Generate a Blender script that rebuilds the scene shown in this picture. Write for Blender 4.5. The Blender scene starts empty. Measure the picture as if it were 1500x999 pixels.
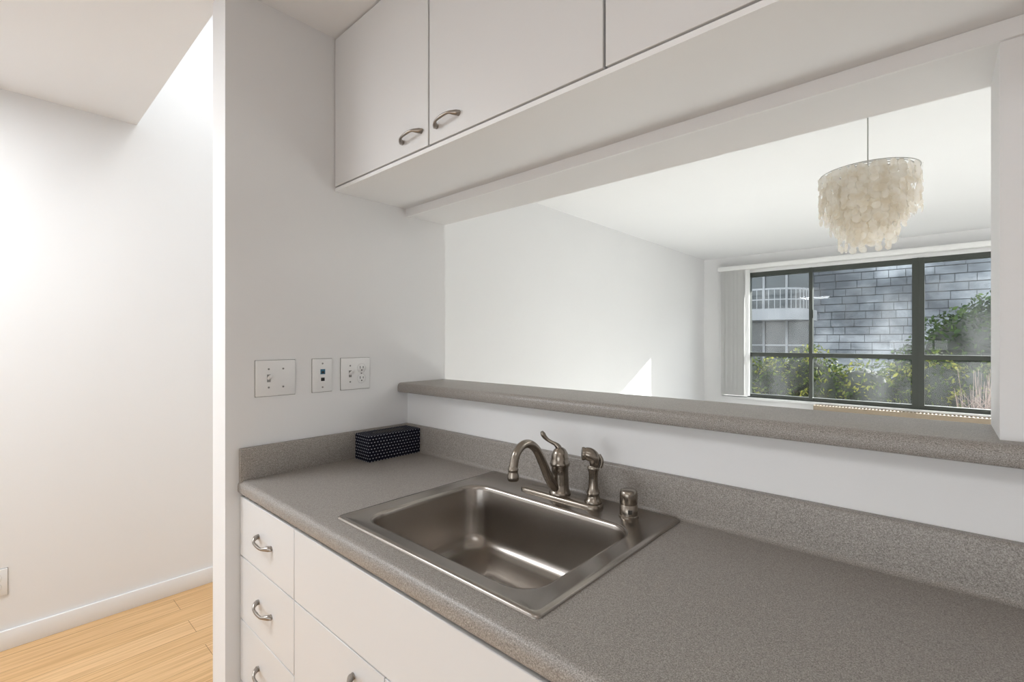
import bpy, bmesh, math, random
from mathutils import Vector, Matrix
random.seed(7)
ZC=1.35
scene=bpy.context.scene
scene.view_settings.view_transform='Standard'
scene.view_settings.look='None'
scene.view_settings.exposure=0.0

# ------------------------------------------------------------ materials
def new_mat(name):
    m=bpy.data.materials.new(name); m.use_nodes=True
    nt=m.node_tree; return m,nt,nt.nodes['Principled BSDF']
def N(nt,t,**kw):
    n=nt.nodes.new(t)
    for k,v in kw.items(): setattr(n,k,v)
    return n
def simple(name,col,rough=0.5,metal=0.0,bump=0.0,bscale=200,spec=None,vary=0.03,vscale=3):
    m,nt,b=new_mat(name)
    tc=N(nt,'ShaderNodeTexCoord')
    no=N(nt,'ShaderNodeTexNoise'); no.inputs['Scale'].default_value=vscale; no.inputs['Detail'].default_value=3
    nt.links.new(tc.outputs['Object'],no.inputs['Vector'])
    mx=N(nt,'ShaderNodeMix',data_type='RGBA')
    mx.inputs[6].default_value=(*[c*(1-vary) for c in col],1)
    mx.inputs[7].default_value=(*[min(1,c*(1+vary)) for c in col],1)
    nt.links.new(no.outputs['Fac'],mx.inputs[0]); nt.links.new(mx.outputs[2],b.inputs['Base Color'])
    b.inputs['Roughness'].default_value=rough; b.inputs['Metallic'].default_value=metal
    if spec is not None: b.inputs['Specular IOR Level'].default_value=spec
    if bump>0:
        n2=N(nt,'ShaderNodeTexNoise'); n2.inputs['Scale'].default_value=bscale
        nt.links.new(tc.outputs['Object'],n2.inputs['Vector'])
        bp=N(nt,'ShaderNodeBump'); bp.inputs['Strength'].default_value=bump; bp.inputs['Distance'].default_value=0.001
        nt.links.new(n2.outputs['Fac'],bp.inputs['Height']); nt.links.new(bp.outputs['Normal'],b.inputs['Normal'])
    return m
M_wall=simple('wall_paint',(0.82,0.82,0.82),0.75,bump=0.15,bscale=180,vary=0.01)
M_ceil=simple('ceiling_paint',(0.84,0.843,0.846),0.8,bump=0.1,vary=0.01)
M_trim=simple('trim_paint',(0.84,0.84,0.84),0.45,vary=0.01)
M_cab=simple('cabinet_laminate',(0.72,0.715,0.71),0.38,vary=0.01)
M_carc=simple('cabinet_carcass',(0.84,0.84,0.84),0.5,vary=0.01)
M_dark=simple('dark_recess',(0.02,0.02,0.02),0.7)
M_gap=simple('gap_shade_grey',(0.08,0.075,0.07),0.7)  # dark grey that paints the shade inside cabinet gaps
M_plate=simple('plate_plastic',(0.82,0.82,0.815),0.3,vary=0.01)
M_line=simple('plate_shadow_line',(0.25,0.25,0.24),0.5)
M_nickel=simple('brushed_nickel',(0.31,0.275,0.235),0.27,1.0,vary=0.06,vscale=40)
M_handle=simple('satin_pull_metal',(0.34,0.31,0.28),0.30,1.0,vary=0.05,vscale=60)
M_steel=simple('brushed_stainless',(0.37,0.34,0.31),0.27,1.0,vary=0.04,vscale=4)
M_frame=simple('window_frame_aluminium',(0.060,0.068,0.060),0.4,0.3)
M_blue=simple('jack_blue',(0.02,0.13,0.22),0.4)
M_blind=simple('blind_vinyl',(0.85,0.85,0.84),0.5)
M_beige=simple('convector_beige',(0.36,0.29,0.21),0.6)
M_wire=simple('cord_grey',(0.45,0.45,0.43),0.4)
M_bounce_floor=simple('pale_bounce_floor',(0.60,0.592,0.575),0.95,bump=.5,bscale=300,vary=.05,vscale=8)  # unseen living room floor, made pale to bounce neutral light

def counter_mat():
    m,nt,b=new_mat('speckled_laminate')
    tc=N(nt,'ShaderNodeTexCoord')
    a=N(nt,'ShaderNodeTexNoise'); a.inputs['Scale'].default_value=560; a.inputs['Detail'].default_value=3; a.inputs['Roughness'].default_value=0.6
    nt.links.new(tc.outputs['Object'],a.inputs['Vector'])
    r=N(nt,'ShaderNodeValToRGB'); e=r.color_ramp.elements
    e[0].position=0.34; e[0].color=(0.155,0.138,0.123,1)
    e[1].position=0.68; e[1].color=(0.49,0.457,0.42,1)
    k=r.color_ramp.elements.new(0.46); k.color=(0.275,0.250,0.227,1)
    k=r.color_ramp.elements.new(0.56); k.color=(0.335,0.308,0.280,1)
    nt.links.new(a.outputs['Fac'],r.inputs['Fac'])
    nt.links.new(r.outputs['Color'],b.inputs['Base Color'])
    b.inputs['Roughness'].default_value=0.40
    return m
M_counter=counter_mat()

def floor_mat():
    m,nt,b=new_mat('bamboo_floor')
    tc=N(nt,'ShaderNodeTexCoord'); mp=N(nt,'ShaderNodeMapping'); mp.inputs['Rotation'].default_value=(0,0,math.pi/2)
    nt.links.new(tc.outputs['Object'],mp.inputs['Vector'])
    br=N(nt,'ShaderNodeTexBrick'); br.inputs['Scale'].default_value=1; br.inputs['Brick Width'].default_value=1.75
    br.inputs['Row Height'].default_value=0.135; br.inputs['Mortar Size'].default_value=0.0012; br.offset=0.37
    br.inputs['Color1'].default_value=(0.70,0.44,0.21,1); br.inputs['Color2'].default_value=(0.77,0.51,0.27,1); br.inputs['Mortar'].default_value=(0.33,0.18,0.07,1)
    nt.links.new(mp.outputs['Vector'],br.inputs['Vector'])
    mp2=N(nt,'ShaderNodeMapping'); mp2.inputs['Scale'].default_value=(90,2.5,1)
    nt.links.new(tc.outputs['Object'],mp2.inputs['Vector'])
    n=N(nt,'ShaderNodeTexNoise'); n.inputs['Scale'].default_value=1; n.inputs['Detail'].default_value=4
    nt.links.new(mp2.outputs['Vector'],n.inputs['Vector'])
    r=N(nt,'ShaderNodeValToRGB'); r.color_ramp.elements[0].color=(0.76,0.70,0.62,1); r.color_ramp.elements[1].color=(1,1,1,1)
    r.color_ramp.elements[0].position=0.3; r.color_ramp.elements[1].position=0.6
    nt.links.new(n.outputs['Fac'],r.inputs['Fac'])
    mx=N(nt,'ShaderNodeMix',data_type='RGBA',blend_type='MULTIPLY'); mx.inputs[0].default_value=1
    nt.links.new(br.outputs['Color'],mx.inputs[6]); nt.links.new(r.outputs['Color'],mx.inputs[7])
    nt.links.new(mx.outputs[2],b.inputs['Base Color']); b.inputs['Roughness'].default_value=0.35
    return m
M_floor=floor_mat()

def glass_mat():
    m=bpy.data.materials.new('glare_haze_glass'); m.use_nodes=True; nt=m.node_tree; nt.nodes.clear()
    out=N(nt,'ShaderNodeOutputMaterial'); tr=N(nt,'ShaderNodeBsdfTransparent'); tr.inputs[0].default_value=(0.95,0.97,0.97,1)
    gl=N(nt,'ShaderNodeBsdfGlossy'); gl.inputs['Roughness'].default_value=0.02
    m1=N(nt,'ShaderNodeMixShader'); m1.inputs[0].default_value=0.02
    nt.links.new(tr.outputs[0],m1.inputs[1]); nt.links.new(gl.outputs[0],m1.inputs[2])
    tl=N(nt,'ShaderNodeBsdfTranslucent'); tl.inputs[0].default_value=(0.9,0.93,0.95,1)
    tc=N(nt,'ShaderNodeTexCoord'); mp=N(nt,'ShaderNodeMapping'); mp.inputs['Scale'].default_value=(2,1,1.0)
    n=N(nt,'ShaderNodeTexNoise'); n.inputs['Scale'].default_value=1.3; n.inputs['Detail'].default_value=2
    nt.links.new(tc.outputs['Object'],mp.inputs['Vector']); nt.links.new(mp.outputs['Vector'],n.inputs['Vector'])
    mr=N(nt,'ShaderNodeMapRange'); mr.inputs['From Min'].default_value=0.42; mr.inputs['From Max'].default_value=0.72; mr.inputs['To Min'].default_value=0.001; mr.inputs['To Max'].default_value=0.018  # noise mask puts glare haze into the panes
    nt.links.new(n.outputs['Fac'],mr.inputs['Value'])
    m2=N(nt,'ShaderNodeMixShader'); nt.links.new(mr.outputs['Result'],m2.inputs[0])
    nt.links.new(m1.outputs[0],m2.inputs[1]); nt.links.new(tl.outputs[0],m2.inputs[2]); nt.links.new(m2.outputs[0],out.inputs[0])
    return m
M_glass=glass_mat()

def capiz_mat():
    m=bpy.data.materials.new('capiz_shell'); m.use_nodes=True; nt=m.node_tree; b=nt.nodes['Principled BSDF']; out=nt.nodes['Material Output']
    tc=N(nt,'ShaderNodeTexCoord'); n=N(nt,'ShaderNodeTexNoise'); n.inputs['Scale'].default_value=25
    nt.links.new(tc.outputs['Object'],n.inputs['Vector'])
    r=N(nt,'ShaderNodeValToRGB'); r.color_ramp.elements[0].color=(0.84,0.77,0.65,1); r.color_ramp.elements[1].color=(0.95,0.92,0.86,1)
    r.color_ramp.elements[0].position=0.35; r.color_ramp.elements[1].position=0.6
    nt.links.new(n.outputs['Fac'],r.inputs['Fac']); nt.links.new(r.outputs['Color'],b.inputs['Base Color']); b.inputs['Roughness'].default_value=0.25
    t=N(nt,'ShaderNodeBsdfTranslucent'); nt.links.new(r.outputs['Color'],t.inputs[0])
    ms=N(nt,'ShaderNodeMixShader'); ms.inputs[0].default_value=0.5
    nt.links.new(b.outputs[0],ms.inputs[1]); nt.links.new(t.outputs[0],ms.inputs[2])
    tp=N(nt,'ShaderNodeBsdfTransparent'); m3=N(nt,'ShaderNodeMixShader'); m3.inputs[0].default_value=.32
    nt.links.new(ms.outputs[0],m3.inputs[1]); nt.links.new(tp.outputs[0],m3.inputs[2]); nt.links.new(m3.outputs[0],out.inputs[0])
    return m
M_capiz=capiz_mat()

def tissue_mat():
    m,nt,b=new_mat('navy_stitched_box')
    tc=N(nt,'ShaderNodeTexCoord'); sp=N(nt,'ShaderNodeSeparateXYZ'); nt.links.new(tc.outputs['Object'],sp.inputs[0])
    def math_(op,a,bv=None):
        n=N(nt,'ShaderNodeMath',operation=op)
        if isinstance(a,(int,float)): n.inputs[0].default_value=a
        else: nt.links.new(a,n.inputs[0])
        if bv is not None:
            if isinstance(bv,(int,float)): n.inputs[1].default_value=bv
            else: nt.links.new(bv,n.inputs[1])
        return n.outputs[0]
    s=math_('MULTIPLY',math_('ADD',sp.outputs['X'],sp.outputs['Y']),78)
    zz=math_('MULTIPLY',sp.outputs['Z'],88)
    row=math_('MULTIPLY',math_('FLOOR',zz),0.5)
    fu=math_('FRACT',math_('ADD',s,row)); fv=math_('FRACT',zz)
    du=math_('ABSOLUTE',math_('SUBTRACT',fu,0.5)); dv=math_('ABSOLUTE',math_('SUBTRACT',fv,0.5))
    k=math_('MULTIPLY',math_('LESS_THAN',du,0.20),math_('LESS_THAN',dv,0.15))
    mx=N(nt,'ShaderNodeMix',data_type='RGBA'); mx.inputs[6].default_value=(0.005,0.006,0.015,1); mx.inputs[7].default_value=(0.42,0.43,0.46,1)
    nt.links.new(k,mx.inputs[0]); nt.links.new(mx.outputs[2],b.inputs['Base Color']); b.inputs['Roughness'].default_value=0.8
    b.inputs['Specular IOR Level'].default_value=.15
    return m
M_tissue=tissue_mat()
def tissue_top_mat():
    m,nt,b=new_mat('navy_stitched_top')
    tc=N(nt,'ShaderNodeTexCoord'); mp=N(nt,'ShaderNodeMapping'); mp.inputs['Scale'].default_value=(85,78,1)
    nt.links.new(tc.outputs['Object'],mp.inputs[0])
    v=N(nt,'ShaderNodeTexVoronoi',voronoi_dimensions='2D'); v.inputs['Randomness'].default_value=0.0; v.inputs['Scale'].default_value=1
    nt.links.new(mp.outputs[0],v.inputs['Vector'])
    lt=N(nt,'ShaderNodeMath',operation='LESS_THAN'); lt.inputs[1].default_value=0.2; nt.links.new(v.outputs['Distance'],lt.inputs[0])
    mx=N(nt,'ShaderNodeMix',data_type='RGBA'); mx.inputs[6].default_value=(0.005,0.006,0.015,1); mx.inputs[7].default_value=(0.25,0.26,0.30,1)
    nt.links.new(lt.outputs[0],mx.inputs[0]); nt.links.new(mx.outputs[2],b.inputs['Base Color']); b.inputs['Roughness'].default_value=0.8
    b.inputs['Specular IOR Level'].default_value=.15
    return m
M_ttop=tissue_top_mat()

# ------------------------------------------------------------ geometry helpers
def obj_from_bm(name,bm,mats,smooth=False,angle=None):
    me=bpy.data.meshes.new(name); bmesh.ops.recalc_face_normals(bm,faces=bm.faces); bm.to_mesh(me); bm.free()
    if not isinstance(mats,(list,tuple)): mats=[mats]
    for m in mats: me.materials.append(m)
    o=bpy.data.objects.new(name,me); scene.collection.objects.link(o)
    if smooth:
        for p in me.polygons: p.use_smooth=True
        if angle:
            try: me.set_sharp_from_angle(angle=math.radians(angle))
            except Exception: pass
    return o
def add_box(bm,x0,x1,y0,y1,z0,z1,mi=0):
    vs=[bm.verts.new(p) for p in [(x0,y0,z0),(x1,y0,z0),(x1,y1,z0),(x0,y1,z0),(x0,y0,z1),(x1,y0,z1),(x1,y1,z1),(x0,y1,z1)]]
    for f in [(0,3,2,1),(4,5,6,7),(0,1,5,4),(1,2,6,5),(2,3,7,6),(3,0,4,7)]:
        fc=bm.faces.new([vs[i] for i in f]); fc.material_index=mi
def box(name,x0,x1,y0,y1,z0,z1,mat,bevel=0.0,seg=2):
    bm=bmesh.new(); add_box(bm,x0,x1,y0,y1,z0,z1)
    if bevel>0: bmesh.ops.bevel(bm,geom=list(bm.edges),offset=bevel,segments=seg,profile=0.5,affect='EDGES')
    return obj_from_bm(name,bm,mat,smooth=bevel>0,angle=40 if bevel>0 else None)
def group(name,objs):
    lo=Vector((1e9,)*3); hi=Vector((-1e9,)*3)
    for o in objs:
        for v in o.data.vertices:
            for i in range(3):
                lo[i]=min(lo[i],v.co[i]+o.location[i]); hi[i]=max(hi[i],v.co[i]+o.location[i])
    e=bpy.data.objects.new(name,None); scene.collection.objects.link(e); e.empty_display_size=0.05
    c=(lo+hi)/2; e.location=c
    for o in objs:
        o.parent=e; o.location=o.location-c
    return e
def catmull(pts,sub=8):
    P=[pts[0]]+list(pts)+[pts[-1]]; out=[]
    for i in range(1,len(P)-2):
        p0,p1,p2,p3=[Vector(q) for q in P[i-1:i+3]]
        for s in range(sub):
            t=s/sub
            out.append(0.5*((2*p1)+(-p0+p2)*t+(2*p0-5*p1+4*p2-p3)*t*t+(-p0+3*p1-3*p2+p3)*t**3))
    out.append(Vector(P[-2])); return out
def add_tube(bm,pts,radii,n=16,sub=8,mi=0,flat=None):
    q=[Vector((p[0],p[1],p[2],r)) for p,r in zip(pts,radii)]
    if sub>1: q=catmull(q,sub)
    C=[Vector(v[:3]) for v in q]; R=[v[3] for v in q]
    T=[]
    for i in range(len(C)):
        a=C[max(0,i-1)]; b=C[min(len(C)-1,i+1)]; T.append((b-a).normalized())
    up=Vector((0,0,1)) if abs(T[0].z)<0.9 else Vector((1,0,0))
    nrm=(up-T[0]*up.dot(T[0])).normalized(); rings=[]
    for i in range(len(C)):
        nrm=(nrm-T[i]*nrm.dot(T[i])).normalized(); bn=T[i].cross(nrm)
        fl=1 if flat is None else flat
        rings.append([bm.verts.new(C[i]+(nrm*math.cos(2*math.pi*k/n)*fl+bn*math.sin(2*math.pi*k/n))*R[i]) for k in range(n)])
    for i in range(len(rings)-1):
        for k in range(n):
            f=bm.faces.new([rings[i][k],rings[i][(k+1)%n],rings[i+1][(k+1)%n],rings[i+1][k]]); f.material_index=mi
    bm.faces.new(rings[0][::-1]).material_index=mi; bm.faces.new(rings[-1]).material_index=mi
def add_lathe(bm,c,prof,n=32,axis=Vector((0,0,1)),mi=0):
    axis=axis.normalized(); a=Vector((1,0,0)) if abs(axis.x)<0.9 else Vector((0,1,0))
    u=(a-axis*a.dot(axis)).normalized(); w=axis.cross(u); c=Vector(c); rings=[]
    for r,h in prof:
        if r<1e-6: rings.append([bm.verts.new(c+axis*h)])
        else: rings.append([bm.verts.new(c+axis*h+(u*math.cos(2*math.pi*k/n)+w*math.sin(2*math.pi*k/n))*r) for k in range(n)])
    for i in range(len(rings)-1):
        A,B=rings[i],rings[i+1]
        for k in range(n):
            if len(A)==1 and len(B)==1: continue
            if len(A)==1: f=bm.faces.new([A[0],B[(k+1)%n],B[k]])
            elif len(B)==1: f=bm.faces.new([A[k],A[(k+1)%n],B[0]])
            else: f=bm.faces.new([A[k],A[(k+1)%n],B[(k+1)%n],B[k]])
            f.material_index=mi
def extrude_profile_x(bm,prof,x0,x1,mi=0):
    a=[bm.verts.new((x0,y,z)) for y,z in prof]; b=[bm.verts.new((x1,y,z)) for y,z in prof]; n=len(prof)
    for i in range(n): bm.faces.new([a[i],a[(i+1)%n],b[(i+1)%n],b[i]]).material_index=mi
    bm.faces.new(a[::-1]); bm.faces.new(b)
def rrect(x0,x1,y0,y1,r,seg=8):
    pts=[]
    for cx,cy,a0 in [(x1-r,y1-r,0),(x0+r,y1-r,90),(x0+r,y0+r,180),(x1-r,y0+r,270)]:
        for s in range(seg+1):
            a=math.radians(a0+90*s/seg); pts.append((cx+r*math.cos(a),cy+r*math.sin(a)))
    return pts

# ------------------------------------------------------------ dimensions
XE=-1.637; XP=-1.757; YW=1.162; YB=1.362; CEIL=2.45
ZCT=ZC-0.437
LEDT=ZC-0.169; LEDB=ZC-0.207; HDR=ZC+0.515; CBOT=ZC+0.5435
XH=-3.04; XL=-2.40; YWIN=6.54; XR=3.0; XK=1.6; YK=-1.6; XJ=0.073

def multi(name,boxes,mat):
    bm=bmesh.new()
    for b in boxes: add_box(bm,*b)
    return obj_from_bm(name,bm,mat)
bm=bmesh.new(); add_box(bm,XH-.12,XR+.12,YK-.12,1.9,-.1,0,0); add_box(bm,XH-.12,XR+.12,1.9,YWIN+.2,-.1,0,1)
obj_from_bm('floor',bm,[M_floor,M_bounce_floor])
multi('ceiling',[(XP,XK+.12,YK-.12,0.49,CEIL,3.4),(XE,XK+.12,0.49,YB-.2,CEIL,3.4),(XH-.12,XP,YK-.12,0.507,CEIL,3.4),
  (XP,XR+.12,YB,YWIN+.2,CEIL,3.4),(XL-.12,XP,1.4,YWIN+.2,CEIL,3.4),(XH-.12,XP,0.507,1.4,3.3,3.4)],M_ceil)
box('wall_end',XP,XE,0.4895,YB,0,3.4,M_wall)
box('wall_passthrough',XE,XR,YW,YB,0,LEDB,M_wall)
box('wall_header',XE,XR,YW,YB,HDR,3.4,M_wall)
box('wall_pier',XJ,XK,YW,YB,LEDT,HDR,M_wall)
box('wall_living_near',XK,XR,YW,YB,LEDB,HDR,M_wall)
box('wall_hall',XH-.12,XH,YK-.12,1.52,0,3.4,M_wall)
box('wall_jog',XH,XL,1.4,1.52,0,3.3,M_wall)
box('wall_living_left',XL-.12,XL,1.52,YWIN,0,CEIL,M_wall)
box('wall_living_right',XR,XR+.12,YW,YWIN,0,CEIL,M_wall)
box('wall_kitchen_right',XK,XK+.12,YK,YW,0,CEIL,M_wall)
KX0,KX1,KZ0,KZ1=-1.0,0.7,.45,1.40
multi('wall_kitchen_back',[(XH,KX0,YK-.12,YK,0,CEIL),(KX1,XK+.12,YK-.12,YK,0,CEIL),(KX0,KX1,YK-.12,YK,0,KZ0),(KX0,KX1,YK-.12,YK,KZ1,CEIL)],M_wall)
bm=bmesh.new()
for b_ in [(KX0,KX1,YK-.09,YK-.04,KZ0,KZ0+.04),(KX0,KX1,YK-.09,YK-.04,KZ1-.04,KZ1),(KX0,KX0+.04,YK-.09,YK-.04,KZ0,KZ1),(KX1-.04,KX1,YK-.09,YK-.04,KZ0,KZ1),(-.17,-.13,YK-.09,YK-.04,KZ0,KZ1)]: add_box(bm,*b_)
obj_from_bm('added_fill_window',bm,M_frame)  # window added behind the camera, unseen, to let fill light in
WX0,WX1,WZ0,WZ1=-2.165,2.6,0.63,2.295
multi('wall_window',[(XL-.12,WX0,YWIN,YWIN+.2,0,CEIL),(WX1,XR+.12,YWIN,YWIN+.2,0,CEIL),(WX0,WX1,YWIN,YWIN+.2,0,WZ0-.03),(WX0,WX1,YWIN,YWIN+.2,WZ1,CEIL)],M_wall)
box('baseboard_hall',XH,XH+.014,YK,1.4,0,0.085,M_trim,0.003)
box('baseboard_living',XL,XL+.014,1.52,YWIN,0,0.085,M_trim,0.003)
box('trim_header',XE,XK,YW-.008,YW,HDR-.004,CBOT-.0005,M_trim)

# ------------------------------------------------------------ window
bm=bmesh.new(); fy0,fy1=YWIN+.03,YWIN+.10; FX0=-1.86; ftop=2.225; fb=0.64
add_box(bm,WX0,WX1,fy0,fy1,ftop-.055,ftop+.0)
add_box(bm,FX0,WX1,fy0,fy1,WZ0,WZ0+.045)
add_box(bm,FX0,FX0+.035,fy0,fy1,fb,ftop)
for xm,w in [(-1.158,.035),(-.187,.10),(.80,.035),(1.5,.09)]:
    add_box(bm,xm-w/2,xm+w/2,fy0-.01,fy1,fb,ftop)
add_box(bm,-.195,-.18,fy0-.02,fy0,fb,ftop)
add_box(bm,FX0,WX1,fy0-.008,fy1,1.155,1.205)
add_box(bm,WX0,FX0,fy0,fy1,fb,ftop)
add_box(bm,WX1-.035,WX1,fy0,fy1,fb,ftop)
add_box(bm,-1.145,-1.13,fy0-.03,fy0-.005,1.62,1.72)
frame=obj_from_bm('frame',bm,M_frame)
hd=box('head_casing',WX0,WX1,fy0,fy1+.02,ftop,WZ1,M_trim)
glass=box('glass',FX0+.03,WX1-.03,YWIN+.065,YWIN+.069,fb+.02,ftop-.02,M_glass)
sill=box('sill',WX0,WX1,YWIN-.03,YWIN+.12,WZ0-.03,WZ0,M_trim,0.004)
group('window_1',[frame,hd,glass,sill])
box('exterior_canopy',-4,5,YWIN+.2,YWIN+.62,2.26,2.5,M_wall)
bm=bmesh.new()
n=15
for i in range(n):
    cx=WX0+.03+i*0.0215; a=math.radians(72+random.uniform(-6,6)); w=.045
    dx,dy=math.cos(a)*w,math.sin(a)*w
    y0=YWIN-.055
    p=[(cx-dx,y0-dy),(cx-dx*.3+.004,y0-dy*.3),(cx+dx*.3+.004,y0+dy*.3),(cx+dx,y0+dy)]
    for k in range(3):
        a0,b0=p[k],p[k+1]
        bm.faces.new([bm.verts.new((*a0,WZ0+.02)),bm.verts.new((*b0,WZ0+.02)),bm.verts.new((*b0,WZ1-.03)),bm.verts.new((*a0,WZ1-.03))])
sl=obj_from_bm('slats',bm,M_blind)
rail=box('head_rail',WX0-.02,WX1,YWIN-.10,YWIN-.0005,WZ1-.035,WZ1+.02,M_blind,0.004)
group('vertical_blinds',[sl,rail])
bm=bmesh.new(); gx0,gx1=-1.1,2.6; gy0,gy1=YWIN-.16,YWIN-.032
add_box(bm,gx0,gx1,gy0,gy1,0.0,0.57)
add_box(bm,gx0,gx1,gy0,gy0+.012,0.57,0.61); add_box(bm,gx0,gx1,gy1-.012,gy1,0.57,0.61)
x=gx0
while x<gx1:
    add_box(bm,x,x+.012,gy0+.012,gy1-.012,0.575,0.61); x+=.03
obj_from_bm('convector_heater',bm,M_beige)

# ------------------------------------------------------------ bar ledge
R=.012
back=[(YB+.012,LEDB),(YB+.012,LEDT-R)]+[(YB+.012-R+R*math.cos(math.radians(a)),LEDT-R+R*math.sin(math.radians(a))) for a in (30,60,90)]
y0=1.114; r=.016
frontp=[(y0+r-r*math.sin(math.radians(a)),LEDT-r+r*math.cos(math.radians(a))) for a in (0,20,40,60,90)]
frontp+=[(y0+.006-.006*math.cos(math.radians(a)),LEDB+.006-.006*math.sin(math.radians(a))) for a in (0,45,90)]
bm=bmesh.new(); extrude_profile_x(bm,back+frontp,XE+.0005,XK-.001); obj_from_bm('bar_ledge',bm,M_counter,True,35)

# ------------------------------------------------------------ countertop + backsplash
HX0,HX1,HY0,HY1=-1.09,-.49,.60,1.105
yf=.524; CB=ZCT-.040; r=.018; YC=YW-.0005; X0=XE+.0005; X1=XK-.001
prof=[(HY0,ZCT)]+[(yf+r-r*math.sin(math.radians(a)),ZCT-r+r*math.cos(math.radians(a))) for a in (0,15,30,45,60,75,90)]
prof+=[(yf+.008-.008*math.cos(math.radians(a)),CB+.008-.008*math.sin(math.radians(a))) for a in (0,30,60,90)]+[(HY0,CB)]
bm=bmesh.new(); extrude_profile_x(bm,prof,X0,X1)
add_box(bm,X0,HX0,HY0,YC,CB,ZCT); add_box(bm,HX1,X1,HY0,YC,CB,ZCT); add_box(bm,HX0,HX1,HY1,YC,CB,ZCT)
ct=obj_from_bm('slab',bm,M_counter,True,35)
bt=.02; bz=ZC-.337; rr=.006
prof=[(YC,ZCT),(YC,bz)]+[(YW-bt+rr-rr*math.sin(math.radians(a)),bz-rr+rr*math.cos(math.radians(a))) for a in (0,30,60,90)]
prof+=[(YW-bt,ZCT+.012)]+[(YW-bt-.012+.012*math.cos(math.radians(a)),ZCT+.012-.012*math.sin(math.radians(a))) for a in (30,60,90)]
bm=bmesh.new(); extrude_profile_x(bm,prof,XE+.018,X1); b1=obj_from_bm('backsplash_rear',bm,M_counter,True,35)
b2=box('backsplash_end',X0,XE+.018,yf+.003,YC,ZCT-.008,bz,M_counter,0.002)
group('countertop',[ct,b1,b2])

# ------------------------------------------------------------ pulls
def pull(name,cx,yface,cz,flip=1):
    bm=bmesh.new(); L=.046
    pts=[(cx-L-.009,yface-.003,cz-.006*flip),(cx-L,yface-.006,cz-.004*flip),(cx-L+.008,yface-.013,cz-.005*flip),(cx-.026,yface-.021,cz-.001),(cx,yface-.023,cz+.003*flip),(cx+.026,yface-.021,cz+.005*flip),(cx+L-.008,yface-.013,cz+.004*flip),(cx+L,yface-.006,cz+.004*flip),(cx+L+.009,yface-.003,cz+.006*flip)]
    add_tube(bm,pts,[.003,.0072,.0062,.004,.0045,.004,.0062,.0072,.003],n=12,sub=5)
    for s in (-1,1): add_lathe(bm,(cx+s*L,yface+.0005,cz+.004*s*flip),[(0,0),(.0075,0),(.0075,.003),(.005,.006),(.004,.010)],n=16,axis=Vector((0,-1,0)))
    return obj_from_bm(name,bm,M_handle,True,60)

# ------------------------------------------------------------ base cabinet
FY0,FY1=.531,.549; top=ZC-.486
parts=[]
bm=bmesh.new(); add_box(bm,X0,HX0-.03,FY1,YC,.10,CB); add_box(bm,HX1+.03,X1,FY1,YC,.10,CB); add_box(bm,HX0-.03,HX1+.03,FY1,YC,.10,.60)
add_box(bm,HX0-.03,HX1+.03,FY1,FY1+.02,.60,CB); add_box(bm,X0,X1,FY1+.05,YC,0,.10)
parts.append(obj_from_bm('carcass',bm,M_gap))  # carcass coloured dark so the gaps between fronts read as shade
g=.0016
def front(nm,x0,x1,z0,z1): parts.append(box(nm,x0+g,x1-g,FY0,FY1-.0005,z0+g,z1-g,M_cab,.0012,1))
zs=[top,ZC-.672,ZC-.869,ZC-1.062,.105]; DX=-1.243
for i in range(4):
    front('drawer_%d'%(i+1),XE+.001,DX,zs[i+1],zs[i])
    parts.append(pull('drawer_pull_%d'%(i+1),-1.437,FY0,(zs[i]+zs[i+1])/2+.002,-1))
front('sink_false_front',DX,-.41,zs[1],top)
front('door_left',DX,-.826,.105,zs[1]); front('door_right',-.826,-.41,.105,zs[1])
parts.append(pull('door_pull_1',-.90,FY0,.628)); parts.append(pull('door_pull_2',-.75,FY0,.628))
front('drawer_5',-.41,.05,zs[1],top); front('door_3',-.41,.05,.105,zs[1])
front('drawer_6',.05,.6,zs[1],top); front('door_4',.05,.6,.105,zs[1]); front('door_5',.6,X1,.105,top)
group('base_cabinet',parts)

# ------------------------------------------------------------ upper cabinet
parts=[]; UY=.845; CT=CEIL-.0005
parts.append(box('carcass',X0,X1,UY+.020,YC,CBOT+.012,CT,M_carc))
parts.append(box('underside_panel',X0,X1,UY+.002,YC,CBOT,CBOT+.012,M_carc))
xs=[XE,-1.088,-.512,.064,.64,1.2,X1]
for i in range(6):
    parts.append(box('door_%d'%(i+1),xs[i]+.003,xs[i+1]-.003,UY,UY+.0185,CBOT+.0165,CEIL-.006,M_cab,.0012,1))
    if i: parts.append(box('gap_shade_%d'%i,xs[i]-.012,xs[i]+.012,UY+.0188,UY+.020,CBOT+.0125,CT,M_gap))  # dark strip behind each door gap, painted shade
parts.append(box('gap_shade_bottom',X0,X1,UY+.0188,UY+.020,CBOT+.0125,CBOT+.03,M_gap))  # same painted shade along the bottom edge
parts.append(pull('pull_1',-1.168,UY,ZC+.606)); parts.append(pull('pull_2',-1.005,UY,ZC+.606))
parts.append(pull('pull_3',-.012,UY,ZC+.606))
group('upper_cabinet',parts)

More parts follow.
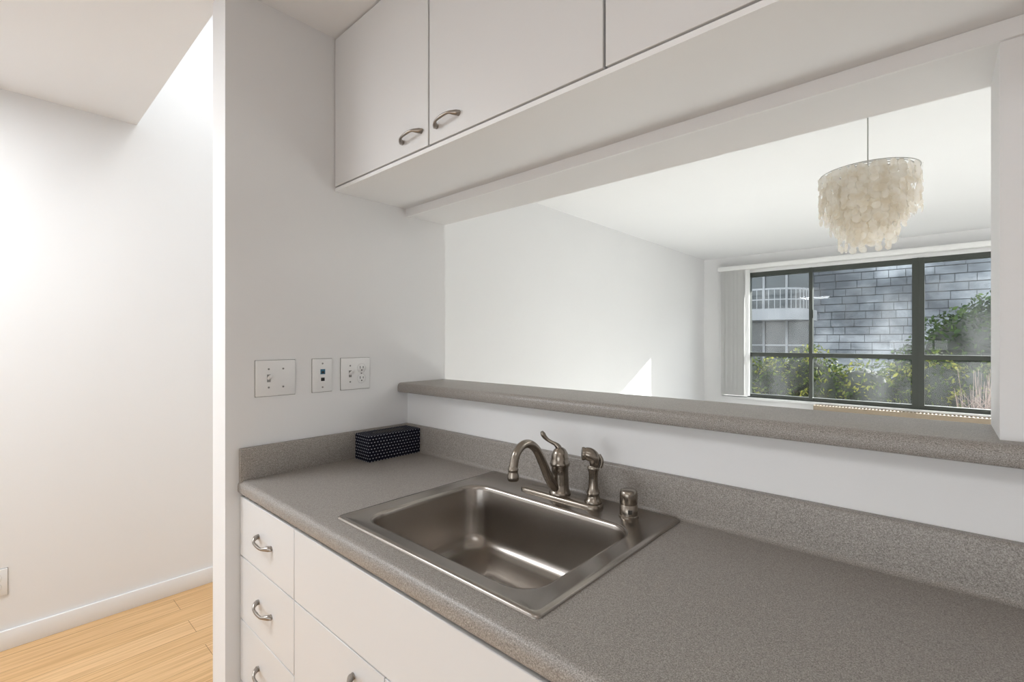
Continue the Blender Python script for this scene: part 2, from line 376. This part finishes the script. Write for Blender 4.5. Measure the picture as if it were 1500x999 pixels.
# ------------------------------------------------------------ sink
SX0,SX1,SY0,SY1=-1.108,-.468,.574,1.130
BX0,BX1,BY0,BY1=-1.057,-.522,.618,1.000
zt=ZCT; seg=8
def loop(bm,pts,z): return [bm.verts.new((p[0],p[1],z)) for p in pts]
bm=bmesh.new(); L=[]
L.append(loop(bm,rrect(SX0,SX1,SY0,SY1,.014,seg),zt+.0003))
L.append(loop(bm,rrect(SX0+.001,SX1-.001,SY0+.001,SY1-.001,.013,seg),zt+.0035))
L.append(loop(bm,rrect(SX0+.004,SX1-.004,SY0+.004,SY1-.004,.012,seg),zt+.006))
L.append(loop(bm,rrect(SX0+.012,SX1-.012,SY0+.012,SY1-.012,.012,seg),zt+.006))
L.append(loop(bm,rrect(SX0+.018,SX1-.018,SY0+.018,SY1-.018,.015,seg),zt+.0035))
L.append(loop(bm,rrect(BX0-.006,BX1+.006,BY0-.006,BY1+.006,.066,seg),zt+.0035))
for off,dz,rad in [(0,.002,.062),(.003,-.003,.06),(.005,-.010,.058),(.012,-.07,.058),(.020,-.13,.058),(.026,-.146,.055),(.036,-.158,.05),(.052,-.165,.04),(.075,-.168,.03)]:
    L.append(loop(bm,rrect(BX0+off,BX1-off,BY0+off,BY1-off,rad,seg),zt+dz))
dc=(-.79,.835)
base=rrect(BX0+.075,BX1-.075,BY0+.075,BY1-.075,.03,seg)
def mixp(f,rad,z):
    pts=[]
    for p in base:
        a=math.atan2((p[1]-dc[1]),(p[0]-dc[0])); c=(dc[0]+rad*math.cos(a),dc[1]+rad*math.sin(a))
        pts.append((p[0]*(1-f)+c[0]*f,p[1]*(1-f)+c[1]*f))
    return loop(bm,pts,z)
L.append(mixp(.6,.058,zt-.171)); L.append(mixp(1,.058,zt-.173)); L.append(mixp(1,.052,zt-.177)); L.append(mixp(1,.040,zt-.182))
for a,b in zip(L[:-1],L[1:]):
    n=len(a)
    for k in range(n): bm.faces.new([a[k],a[(k+1)%n],b[(k+1)%n],b[k]])
bm.faces.new(L[-1])
sink=obj_from_bm('basin',bm,M_steel,True,50)
bm=bmesh.new()
add_lathe(bm,(dc[0],dc[1],zt-.1825),[(.0395,0),(.0395,.004),(.034,.005),(.031,.002),(.030,-.012),(0,-.012)],n=32)
add_lathe(bm,(dc[0],dc[1],zt-.194),[(.027,0),(.027,.006),(.020,.008),(.008,.009),(.006,.02),(.009,.024),(0,.025)],n=32)
for k in range(12):
    a=2*math.pi*k/12; add_lathe(bm,(dc[0]+.0225*math.cos(a),dc[1]+.0225*math.sin(a),zt-.186),[(.003,-.001),(.003,.0012),(0,.0012)],n=8)
dr=obj_from_bm('strainer',bm,M_steel,True,50)
group('kitchen_sink',[sink,dr])

# ------------------------------------------------------------ faucet
FXc,FYc=-.784,1.062; zd=zt+.0036
parts=[]
bm=bmesh.new()
pl=[]
for off,z in [(0,0),(0,.006),(.003,.010),(.010,.0125)]:
    pl.append(loop(bm,rrect(-.917+off,-.651-off,FYc-.028+off,FYc+.028-off,.0275-off,8),zd+z))
for a,b in zip(pl[:-1],pl[1:]):
    n=len(a)
    for k in range(n): bm.faces.new([a[k],a[(k+1)%n],b[(k+1)%n],b[k]])
bm.faces.new(pl[-1]); bm.faces.new(pl[0][::-1])
parts.append(obj_from_bm('deck_plate',bm,M_nickel,True,50))
bm=bmesh.new(); zb=zd+.0115
add_lathe(bm,(FXc,FYc,zb),[(.0,0),(.030,0),(.0305,.004),(.028,.009),(.0255,.012),(.0245,.03),(.0235,.055),(.0235,.075),(.0265,.078),(.0275,.083),(.0265,.088),(.024,.092),(.0235,.100),(.022,.112),(.016,.122),(.009,.127),(0,.128)],n=36)
parts.append(obj_from_bm('body',bm,M_nickel,True,50))
bm=bmesh.new()
sp=[(1.048,zb+.018,.0125),(1.030,zb+.030,.0125),(1.008,zb+.060,.0125),(.985,zb+.100,.012),(.960,zb+.138,.0115),(.930,zb+.158,.011),(.902,zb+.158,.0108),(.880,zb+.141,.0108),(.871,zb+.116,.011),(.869,zb+.102,.0115)]
add_tube(bm,[(FXc,y,z) for y,z,_ in sp],[r for *_,r in sp],n=20,sub=6)
add_lathe(bm,(FXc,.8688,zb+.078),[(0,.002),(.0105,.002),(.013,0),(.0145,.004),(.0145,.012),(.0125,.018),(.0120,.024),(.0135,.027),(.0120,.030),(.0105,.036)],n=28)
parts.append(obj_from_bm('spout',bm,M_nickel,True,60))
bm=bmesh.new()
lv=[(0,0,.120,.009),(-.004,-.004,.130,.008),(-.010,-.009,.137,.0055),(-.018,-.013,.141,.0048),(-.028,-.018,.147,.005),(-.035,-.023,.155,.0062),(-.039,-.026,.163,.0068),(-.041,-.029,.170,.004)]
add_tube(bm,[(FXc+a,FYc+b,zb+c) for a,b,c,_ in lv],[r for *_,r in lv],n=16,sub=6)
parts.append(obj_from_bm('lever_handle',bm,M_nickel,True,60))
bm=bmesh.new(); SXc=-.676
add_lathe(bm,(SXc,FYc,zb),[(0,0),(.0225,0),(.023,.004),(.020,.009),(.0165,.014),(.0155,.022),(.0175,.026),(.0155,.030),(.0125,.040),(.0115,.062),(.0125,.080),(.0150,.086),(.0155,.092),(.013,.097),(0,.099)],n=32)
parts+=[obj_from_bm('sprayer_stem',bm,M_nickel,True,50)]
bm=bmesh.new()
add_tube(bm,[(SXc+.002,FYc,zb+.088),(SXc+.004,FYc,zb+.105),(SXc+.002,FYc-.002,zb+.118),(SXc-.008,FYc-.008,zb+.126),(SXc-.018,FYc-.016,zb+.127)],[.011,.0135,.0165,.0175,.015],n=20,sub=6)
add_lathe(bm,(SXc-.016,FYc-.0145,zb+.127),[(.0165,0),(.0175,.004),(.0165,.008),(.012,.009),(0,.009)],n=24,axis=Vector((-1,-.85,.05)))
add_tube(bm,[(SXc+.014,FYc+.006,zb+.126),(SXc+.020,FYc+.010,zb+.110),(SXc+.017,FYc+.008,zb+.092)],[.004,.005,.004],n=12,sub=5)
parts.append(obj_from_bm('spray_head',bm,M_nickel,True,60))
group('kitchen_faucet',parts)
bm=bmesh.new()
add_lathe(bm,(-.574,FYc,zd),[(0,0),(.024,0),(.024,.004),(.0215,.006),(.0215,.030),(.0205,.031),(.0205,.033),(.0215,.034),(.0218,.058),(.020,.064),(.015,.067),(0,.068)],n=36)
a1=obj_from_bm('cap',bm,M_nickel,True,50)
bm=bmesh.new()
for k in range(3):
    a=math.radians(300+k*10); add_box(bm,-.574+.0205*math.cos(a)-.0012,-.574+.0205*math.cos(a)+.0012,FYc+.0212*math.sin(a)-.0016,FYc+.0212*math.sin(a)+.001,zd+.012,zd+.022)
a2=obj_from_bm('vent_slots',bm,M_dark)
group('sink_air_gap',[a1,a2])

# ------------------------------------------------------------ tissue box
tx0,tx1,ty0,ty1=XE+.020,-1.522,.915,1.1405; tz=ZCT+.0935
b1=box('carton',tx0,tx1,ty0,ty1,ZCT+.0002,tz,M_tissue,.0015,1)
b2=box('lid_panel',tx0+.001,tx1-.001,ty0+.001,ty1-.001,tz,tz+.001,M_ttop)
bm=bmesh.new(); c=((tx0+tx1)/2,(ty0+ty1)/2)
vs=[bm.verts.new((c[0]+.024*math.cos(a),c[1]+.07*math.sin(a),tz+.0016)) for a in [2*math.pi*k/28 for k in range(28)]]; bm.faces.new(vs)
b3=obj_from_bm('opening',bm,M_dark)
group('tissue_box',[b1,b2,b3])

# ------------------------------------------------------------ wall plates
PZ=ZC-.122
def plate(name,yc,w,items,x=XE,zc=PZ):
    pr=[box('shadow_outline',x,x+.0012,yc-w/2-.0012,yc+w/2+.0012,zc-.0597,zc+.0597,M_line),  # grey outline paints the thin shadow line around the plate
        box('plate',x,x+.006,yc-w/2,yc+w/2,zc-.0585,zc+.0585,M_plate,.0022,2)]
    for kind,oy in items:
        y=yc+oy; X=x+.006
        if kind=='toggle':
            pr.append(box('toggle_slot',X-.0005,X+.0006,y-.0055,y+.0055,zc-.0125,zc+.0125,M_line))
            bm=bmesh.new(); add_tube(bm,[(X-.001,y,zc-.001),(X+.007,y,zc+.004),(X+.014,y,zc+.008)],[.0055,.005,.0042],n=8,sub=1)
            pr.append(obj_from_bm('toggle',bm,M_plate,True,40))
            scr=[.030,-.030]
        elif kind=='blank': scr=[.030,-.030]
        elif kind=='jack':
            pr.append(box('jack_insert',X-.0005,X+.0012,y-.012,y+.012,zc-.028,zc+.028,M_plate,.0005,1))
            pr.append(box('data_port',X,X+.0022,y-.0085,y+.0085,zc+.004,zc+.022,M_blue))
            pr.append(box('port_hole',X,X+.0026,y-.005,y+.005,zc+.007,zc+.015,M_dark))
            pr.append(box('phone_port',X,X+.0020,y-.0065,y+.0065,zc-.020,zc-.008,M_dark))
            scr=[.042,-.042]
        elif kind=='outlet':
            for s in (1,-1):
                bm=bmesh.new(); add_lathe(bm,(X-.0005,y,zc+s*.0195),[(0,0),(.0168,0),(.0168,.0014),(.0158,.0022),(0,.0022)],n=28,axis=Vector((1,0,0)))
                pr.append(obj_from_bm('receptacle',bm,M_plate,True,40))
                bm=bmesh.new(); z=zc+s*.0195
                add_lathe(bm,(X-.0006,y,z),[(.0168,0),(.0180,.0008),(.0180,0)],n=28,axis=Vector((1,0,0)))
                pr.append(obj_from_bm('receptacle_gap',bm,M_line))
                bm=bmesh.new()
                add_box(bm,X,X+.0024,y-.0072,y-.0052,z-.001,z+.008); add_box(bm,X,X+.0024,y+.0052,y+.0072,z-.000,z+.007)
                add_box(bm,X,X+.0024,y-.0022,y+.0022,z-.0095,z-.0055); pr.append(obj_from_bm('slots',bm,M_dark))
            scr=[0]
        for s in scr:
            bm=bmesh.new(); add_lathe(bm,(X-.0002,y,zc+s),[(.0032,0),(.0030,.0010),(0,.0013)],n=14,axis=Vector((1,0,0)))
            pr.append(obj_from_bm('screw',bm,M_line,True,40))
    return group(name,pr)
plate('light_switch_plate',.638,.126,[('toggle',-.023),('blank',.023)])
plate('phone_jack_plate',.797,.072,[('jack',0)])
plate('switch_and_outlet_plate',.926,.117,[('toggle',-.023),('outlet',.023)])
plate('wall_outlet',.020,.072,[('outlet',0)],x=XH,zc=.297)

# ------------------------------------------------------------ chandelier
CX,CY=-.250,2.68; zr=ZC+.762
bm=bmesh.new()
def disc(bm,c,r,ax,n=10):
    ax=ax.normalized(); a=Vector((0,0,1)); u=(a-ax*a.dot(ax)).normalized(); w=ax.cross(u)
    vs=[bm.verts.new(c+(u*math.cos(2*math.pi*k/n)+w*math.sin(2*math.pi*k/n))*r*random.uniform(.93,1.05)+ax*random.uniform(-.0008,.0008)) for k in range(n)]
    bm.faces.new(vs)
tiers=[(.184,32,7,0.0),(.166,28,8,-.005),(.138,24,9,-.01),(.106,20,12,-.01),(.080,16,12,-.01),(.042,9,12,-.01)]
for rad,ns,nd,dz in tiers:
    for i in range(ns):
        a=2*math.pi*(i+random.uniform(-.2,.2))/ns
        nn=nd+random.choice([-1,0,0,0,1])
        for j in range(nn):
            ax=Vector((math.cos(a+random.uniform(-.5,.5)),math.sin(a+random.uniform(-.5,.5)),random.uniform(-.18,.18)))
            c=Vector((CX+rad*math.cos(a)+random.uniform(-.005,.005),CY+rad*math.sin(a)+random.uniform(-.005,.005),zr-.018+dz-j*.0250+random.uniform(-.003,.003)))
            disc(bm,c,random.uniform(.016,.020),ax)
shells=obj_from_bm('capiz_shells',bm,M_capiz)
bm=bmesh.new()
for rad,*_ in tiers:
    add_tube(bm,[(CX+rad*math.cos(a),CY+rad*math.sin(a),zr) for a in [2*math.pi*k/40 for k in range(41)]],[.0022]*41,n=6,sub=1)
for k in range(3):
    a=2*math.pi*k/3+.3
    add_tube(bm,[(CX-.184*math.cos(a),CY-.184*math.sin(a),zr),(CX+.184*math.cos(a),CY+.184*math.sin(a),zr)],[.002,.002],n=6,sub=1)
add_lathe(bm,(CX,CY,zr-.03),[(0,0),(.018,0),(.018,.035),(.008,.045),(0,.046)],n=16)
rings_=obj_from_bm('ring_frame',bm,M_wire,True,50)
bm=bmesh.new(); add_tube(bm,[(CX,CY,zr+.01),(CX,CY,CEIL-.02)],[.0026,.0026],n=8,sub=1)
add_lathe(bm,(CX,CY,CEIL),[(0,-.025),(.03,-.024),(.055,-.012),(.06,0),(0,0)],n=28)
cord=obj_from_bm('cord_and_canopy',bm,M_wire,True,50)
group('capiz_chandelier',[shells,rings_,cord])

TX,TY=2.3,4.2
bm=bmesh.new()
add_lathe(bm,(TX,TY,0),[(0,0),(.15,0),(.15,.015),(.03,.03),(.012,.05),(.012,1.62),(.03,1.64),(.10,1.68),(.17,1.76),(.165,1.765),(.095,1.70),(.02,1.66),(0,1.66)],n=36)
obj_from_bm('added_torchiere',bm,M_handle,True,40)  # unseen floor lamp added to hold the living room uplight

# ------------------------------------------------------------ exterior
M_conc=simple('pale_concrete',(0.20,0.21,0.22),0.8,vary=.35,vscale=.8)
M_gl2=simple('dark_glazing',(0.035,0.043,0.048),0.12,0.0,vary=.6,vscale=1.2)
def facade_mat():
    m,nt,b=new_mat('weathered_siding')
    tc=N(nt,'ShaderNodeTexCoord'); mp=N(nt,'ShaderNodeMapping'); mp.inputs['Scale'].default_value=(.55,.35,.75); mp.inputs['Rotation'].default_value=(0,.25,0)
    n=N(nt,'ShaderNodeTexNoise'); n.inputs['Scale'].default_value=.9; n.inputs['Detail'].default_value=8; n.inputs['Roughness'].default_value=.6; n.inputs['Distortion'].default_value=.3
    nt.links.new(tc.outputs['Object'],mp.inputs[0]); nt.links.new(mp.outputs[0],n.inputs['Vector'])
    r=N(nt,'ShaderNodeValToRGB'); e=r.color_ramp.elements; e[0].position=.38; e[0].color=(.060,.069,.080,1); e[1].position=.64; e[1].color=(.32,.345,.365,1)
    k=e.new(.5); k.color=(.135,.152,.168,1)
    nt.links.new(n.outputs['Fac'],r.inputs[0]); nt.links.new(r.outputs[0],b.inputs['Base Color']); b.inputs['Roughness'].default_value=.6
    return m
M_fac=facade_mat()
M_mul=simple('siding_shadow_joint',(.045,.05,.058),.6)
bm=bmesh.new(); G=-1.5
add_box(bm,-14,-2.85,16,16.5,G,6.2,1)
for z,h in [(-.5,.35),(1.95,.30),(4.15,.35)]:
    add_box(bm,-14,-2.75,15.7,16.5,z,z+h,0)
for z in [-.5,1.95,4.15]:
    x=-14
    while x<-2.9:
        add_box(bm,x,x+.06,15.93,16.02,z-1.9,z,0); x+=.62
    add_box(bm,-14,-2.85,15.94,16.02,z-.75,z-.70,0)
for zz in [2.25,4.50]:
    pts=[]
    for k in range(25):
        a=math.pi+math.pi*k/24; pts.append((-3.95+1.15*math.cos(a),15.7+.9*math.sin(a)))
    for k in range(24):
        p,q=pts[k],pts[k+1]
        for (za,zb2) in [(zz-.30,zz+.02),(zz+.26,zz+.29),(zz+.55,zz+.60)]:
            f=bm.faces.new([bm.verts.new((*p,za)),bm.verts.new((*q,za)),bm.verts.new((*q,zb2)),bm.verts.new((*p,zb2))]); f.material_index=0
        f=bm.faces.new([bm.verts.new((p[0],p[1],zz+.02)),bm.verts.new((p[0]+.02,p[1],zz+.02)),bm.verts.new((p[0]+.02,p[1],zz+.6)),bm.verts.new((p[0],p[1],zz+.6))]); f.material_index=0
    f=bm.faces.new([bm.verts.new((*p,zz)) for p in pts]); f.material_index=0
obj_from_bm('balcony_building',bm,[M_conc,M_gl2])
bm=bmesh.new()
add_box(bm,-12,16,21.08,27,G,6.4,1)
z=G; row=0
while z<6.3:
    x=-12+random.uniform(0,.5)
    while x<15.7:
        w_=random.uniform(.35,.8); t=random.uniform(.01,.05); add_box(bm,x,min(16,x+w_-.015),21.07-t,21.075,z+.018,z+.27,0); x+=w_
    z+=.28; row+=1
obj_from_bm('sided_building',bm,[M_fac,M_mul])
box('ground_exterior',-30,30,6.8,40,G-.2,G,simple('paving',(.3,.3,.29),.8))
def leaf_mat(name,c0,c1,c2):
    m,nt,b=new_mat(name); tc=N(nt,'ShaderNodeTexCoord'); n=N(nt,'ShaderNodeTexNoise'); n.inputs['Scale'].default_value=4; n.inputs['Detail'].default_value=6; n.inputs['Roughness'].default_value=.7
    nt.links.new(tc.outputs['Object'],n.inputs['Vector']); r=N(nt,'ShaderNodeValToRGB'); e=r.color_ramp.elements
    e[0].position=.40; e[0].color=(*c0,1); e[1].position=.62; e[1].color=(*c2,1); k=e.new(.5); k.color=(*c1,1)
    nt.links.new(n.outputs['Fac'],r.inputs[0]); nt.links.new(r.outputs[0],b.inputs['Base Color']); b.inputs['Roughness'].default_value=.7
    b.inputs['Specular IOR Level'].default_value=.1
    t=N(nt,'ShaderNodeBsdfTranslucent'); nt.links.new(r.outputs[0],t.inputs[0]); ms=N(nt,'ShaderNodeMixShader'); ms.inputs[0].default_value=.22
    out=nt.nodes['Material Output']; nt.links.new(b.outputs[0],ms.inputs[1]); nt.links.new(t.outputs[0],ms.inputs[2]); nt.links.new(ms.outputs[0],out.inputs[0])
    return m
M_leaf=leaf_mat('shrub_leaves',(.010,.019,.005),(.050,.078,.016),(.22,.215,.04))
M_leafd=leaf_mat('tree_leaves',(.006,.016,.005),(.022,.046,.012),(.07,.11,.027))
M_dry=leaf_mat('dry_stems',(.14,.09,.075),(.26,.19,.16),(.38,.30,.26))
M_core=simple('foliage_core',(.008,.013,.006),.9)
def foliage(name,blobs,per,size,mat,trunks=()):
    vs=[];fs=[];mi=[]
    for (cx,cy,cz,rx,ry,rz) in blobs:
        for _ in range(int(per*rx*rz)):
            v=Vector((random.gauss(0,1),random.gauss(0,1),random.gauss(0,1))).normalized()*random.uniform(.78,1.12)
            c=Vector((cx+v.x*rx,cy+v.y*ry,cz+v.z*rz)); u=Vector((random.gauss(0,1),random.gauss(0,1),random.gauss(0,1))).normalized()
            w=u.cross(Vector((random.random(),random.random(),random.random()))).normalized(); s=size*random.uniform(.5,1.3)
            k=len(vs); vs+= [c-u*s,c+w*s*.45,c+u*s,c-w*s*.45]; fs.append((k,k+1,k+2,k+3)); mi.append(0)
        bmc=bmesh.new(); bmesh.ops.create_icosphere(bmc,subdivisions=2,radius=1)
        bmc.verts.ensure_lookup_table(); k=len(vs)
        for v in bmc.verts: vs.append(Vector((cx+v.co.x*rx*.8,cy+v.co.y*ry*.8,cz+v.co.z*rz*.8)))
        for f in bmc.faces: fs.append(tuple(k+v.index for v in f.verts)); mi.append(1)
        bmc.free()
    for (tx,ty,tz0,tz1) in trunks:
        k=len(vs); n=8
        for z,rr_ in ((tz0,.10),(tz1,.05)):
            for i in range(n): vs.append(Vector((tx+rr_*math.cos(2*math.pi*i/n),ty+rr_*math.sin(2*math.pi*i/n),z)))
        for i in range(n): fs.append((k+i,k+(i+1)%n,k+n+(i+1)%n,k+n+i)); mi.append(1)
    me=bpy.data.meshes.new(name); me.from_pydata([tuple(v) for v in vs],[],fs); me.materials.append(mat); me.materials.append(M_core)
    me.polygons.foreach_set('material_index',mi); me.update()
    o=bpy.data.objects.new(name,me); scene.collection.objects.link(o); return o
bl=[]
x=-5.0
while x<5:
    bl.append((x,10+random.uniform(-.4,.4),.42+random.uniform(-.2,.2),random.uniform(.35,.6),.5,random.uniform(.45,.8)))
    bl.append((x+.2,9.8+random.uniform(-.2,.2),-.38,.7,.5,.75)); x+=.45
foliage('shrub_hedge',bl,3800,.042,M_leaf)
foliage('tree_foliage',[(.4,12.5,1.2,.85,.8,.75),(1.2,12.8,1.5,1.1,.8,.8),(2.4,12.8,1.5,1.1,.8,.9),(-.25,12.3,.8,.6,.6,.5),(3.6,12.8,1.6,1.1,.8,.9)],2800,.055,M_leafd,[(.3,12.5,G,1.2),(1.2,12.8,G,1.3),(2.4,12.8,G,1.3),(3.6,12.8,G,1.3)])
bm=bmesh.new()
for i in range(170):
    bx=.47+random.uniform(-.22,.4); by=8.5+random.uniform(-.2,.2); h=random.uniform(1.7,2.3); dx=random.uniform(-.22,.22)
    add_tube(bm,[(bx,by,-1.294),(bx+dx*.5,by,-1.3+h*.6),(bx+dx*1.2,by+random.uniform(-.1,.1),-1.3+h)],[.005,.0035,.002],n=4,sub=1)
    for s in (-1,1):
        for q_ in range(2):
            zz=-1.3+h*random.uniform(.5,.85); add_tube(bm,[(bx+dx*.6,by,zz),(bx+dx*.6+s*.09,by,zz+.12)],[.003,.0015],n=4,sub=1)
obj_from_bm('dry_grass_clump',bm,M_dry)
box('planter_bed',-6,6,8.0,11.5,G,-1.3,simple('soil',(.06,.05,.035),.9))

# ------------------------------------------------------------ lights
w=bpy.data.worlds.new('World'); scene.world=w; w.use_nodes=True; nt=w.node_tree; bg=nt.nodes['Background']
sky=nt.nodes.new('ShaderNodeTexSky'); sky.sky_type='NISHITA'; sky.sun_disc=False; sky.sun_elevation=math.radians(40); sky.sun_rotation=math.radians(20); sky.air_density=1; sky.dust_density=2
mxw=nt.nodes.new('ShaderNodeMix'); mxw.data_type='RGBA'; mxw.inputs[0].default_value=.7; mxw.inputs[7].default_value=(9,9.1,9.3,1)
nt.links.new(sky.outputs[0],mxw.inputs[6]); nt.links.new(mxw.outputs[2],bg.inputs[0]); bg.inputs[1].default_value=0.5
def sun(d,e,ang=.6):
    l=bpy.data.lights.new('sun','SUN'); l.energy=e; l.angle=math.radians(ang); l.color=(1,.985,.96)
    o=bpy.data.objects.new('sun',l); scene.collection.objects.link(o); o.rotation_euler=Vector(d).to_track_quat('-Z','Y').to_euler(); o.location=(5,20,12)
sun((-.356,-1,-.5),23)
def area(name,loc,sx,sy,e,rot=(0,0,0),col=(1,1,1)):
    l=bpy.data.lights.new(name,'AREA'); l.shape='RECTANGLE'; l.size=sx; l.size_y=sy; l.energy=e; l.color=col
    o=bpy.data.objects.new(name,l); scene.collection.objects.link(o); o.location=loc; o.rotation_euler=rot; return o
p=area('window_portal',((FX0+WX1)/2,YWIN+.15,1.43),WX1-FX0,1.6,1,(math.radians(-90),0,0)); p.data.cycles.is_portal=True
p=area('fill_window_portal',((KX0+KX1)/2,YK-.11,(KZ0+KZ1)/2),KX1-KX0,KZ1-KZ0,1,(math.radians(90),0,0)); p.data.cycles.is_portal=True  # portal for the added back window
area('kitchen_fill_light',(.4,-.5,CEIL-.02),1.2,.5,5,col=(.97,.985,1))  # added kitchen fill at ceiling height, no fixture seen
area('hall_fill_light',(-2.3,-.7,CEIL-.02),.7,.7,34,col=(.92,.96,1))  # added fill to brighten the hall, source unseen
area('alcove_fill_light',(-2.4,.95,3.28),.5,.5,8,col=(.95,.98,1))  # added fill to brighten the raised alcove
area('living_fill_light',(1.6,3.2,CEIL-.02),1.2,1.2,16,col=(1,.99,.97))  # added living room fill, kept out of view
area('uplight_fill',(TX,TY,1.77),.22,.22,38,rot=(math.pi,0,0),col=(1,.99,.97))  # upward fill added to brighten the living room ceiling

# ------------------------------------------------------------ camera
cd=bpy.data.cameras.new('camera'); cam=bpy.data.objects.new('camera',cd); scene.collection.objects.link(cam)
cd.sensor_width=36; cd.lens=695/1500*36; cd.clip_start=.01
cam.location=(0,0,ZC); cam.rotation_euler=(math.radians(90),0,math.radians(42.2))
scene.camera=cam
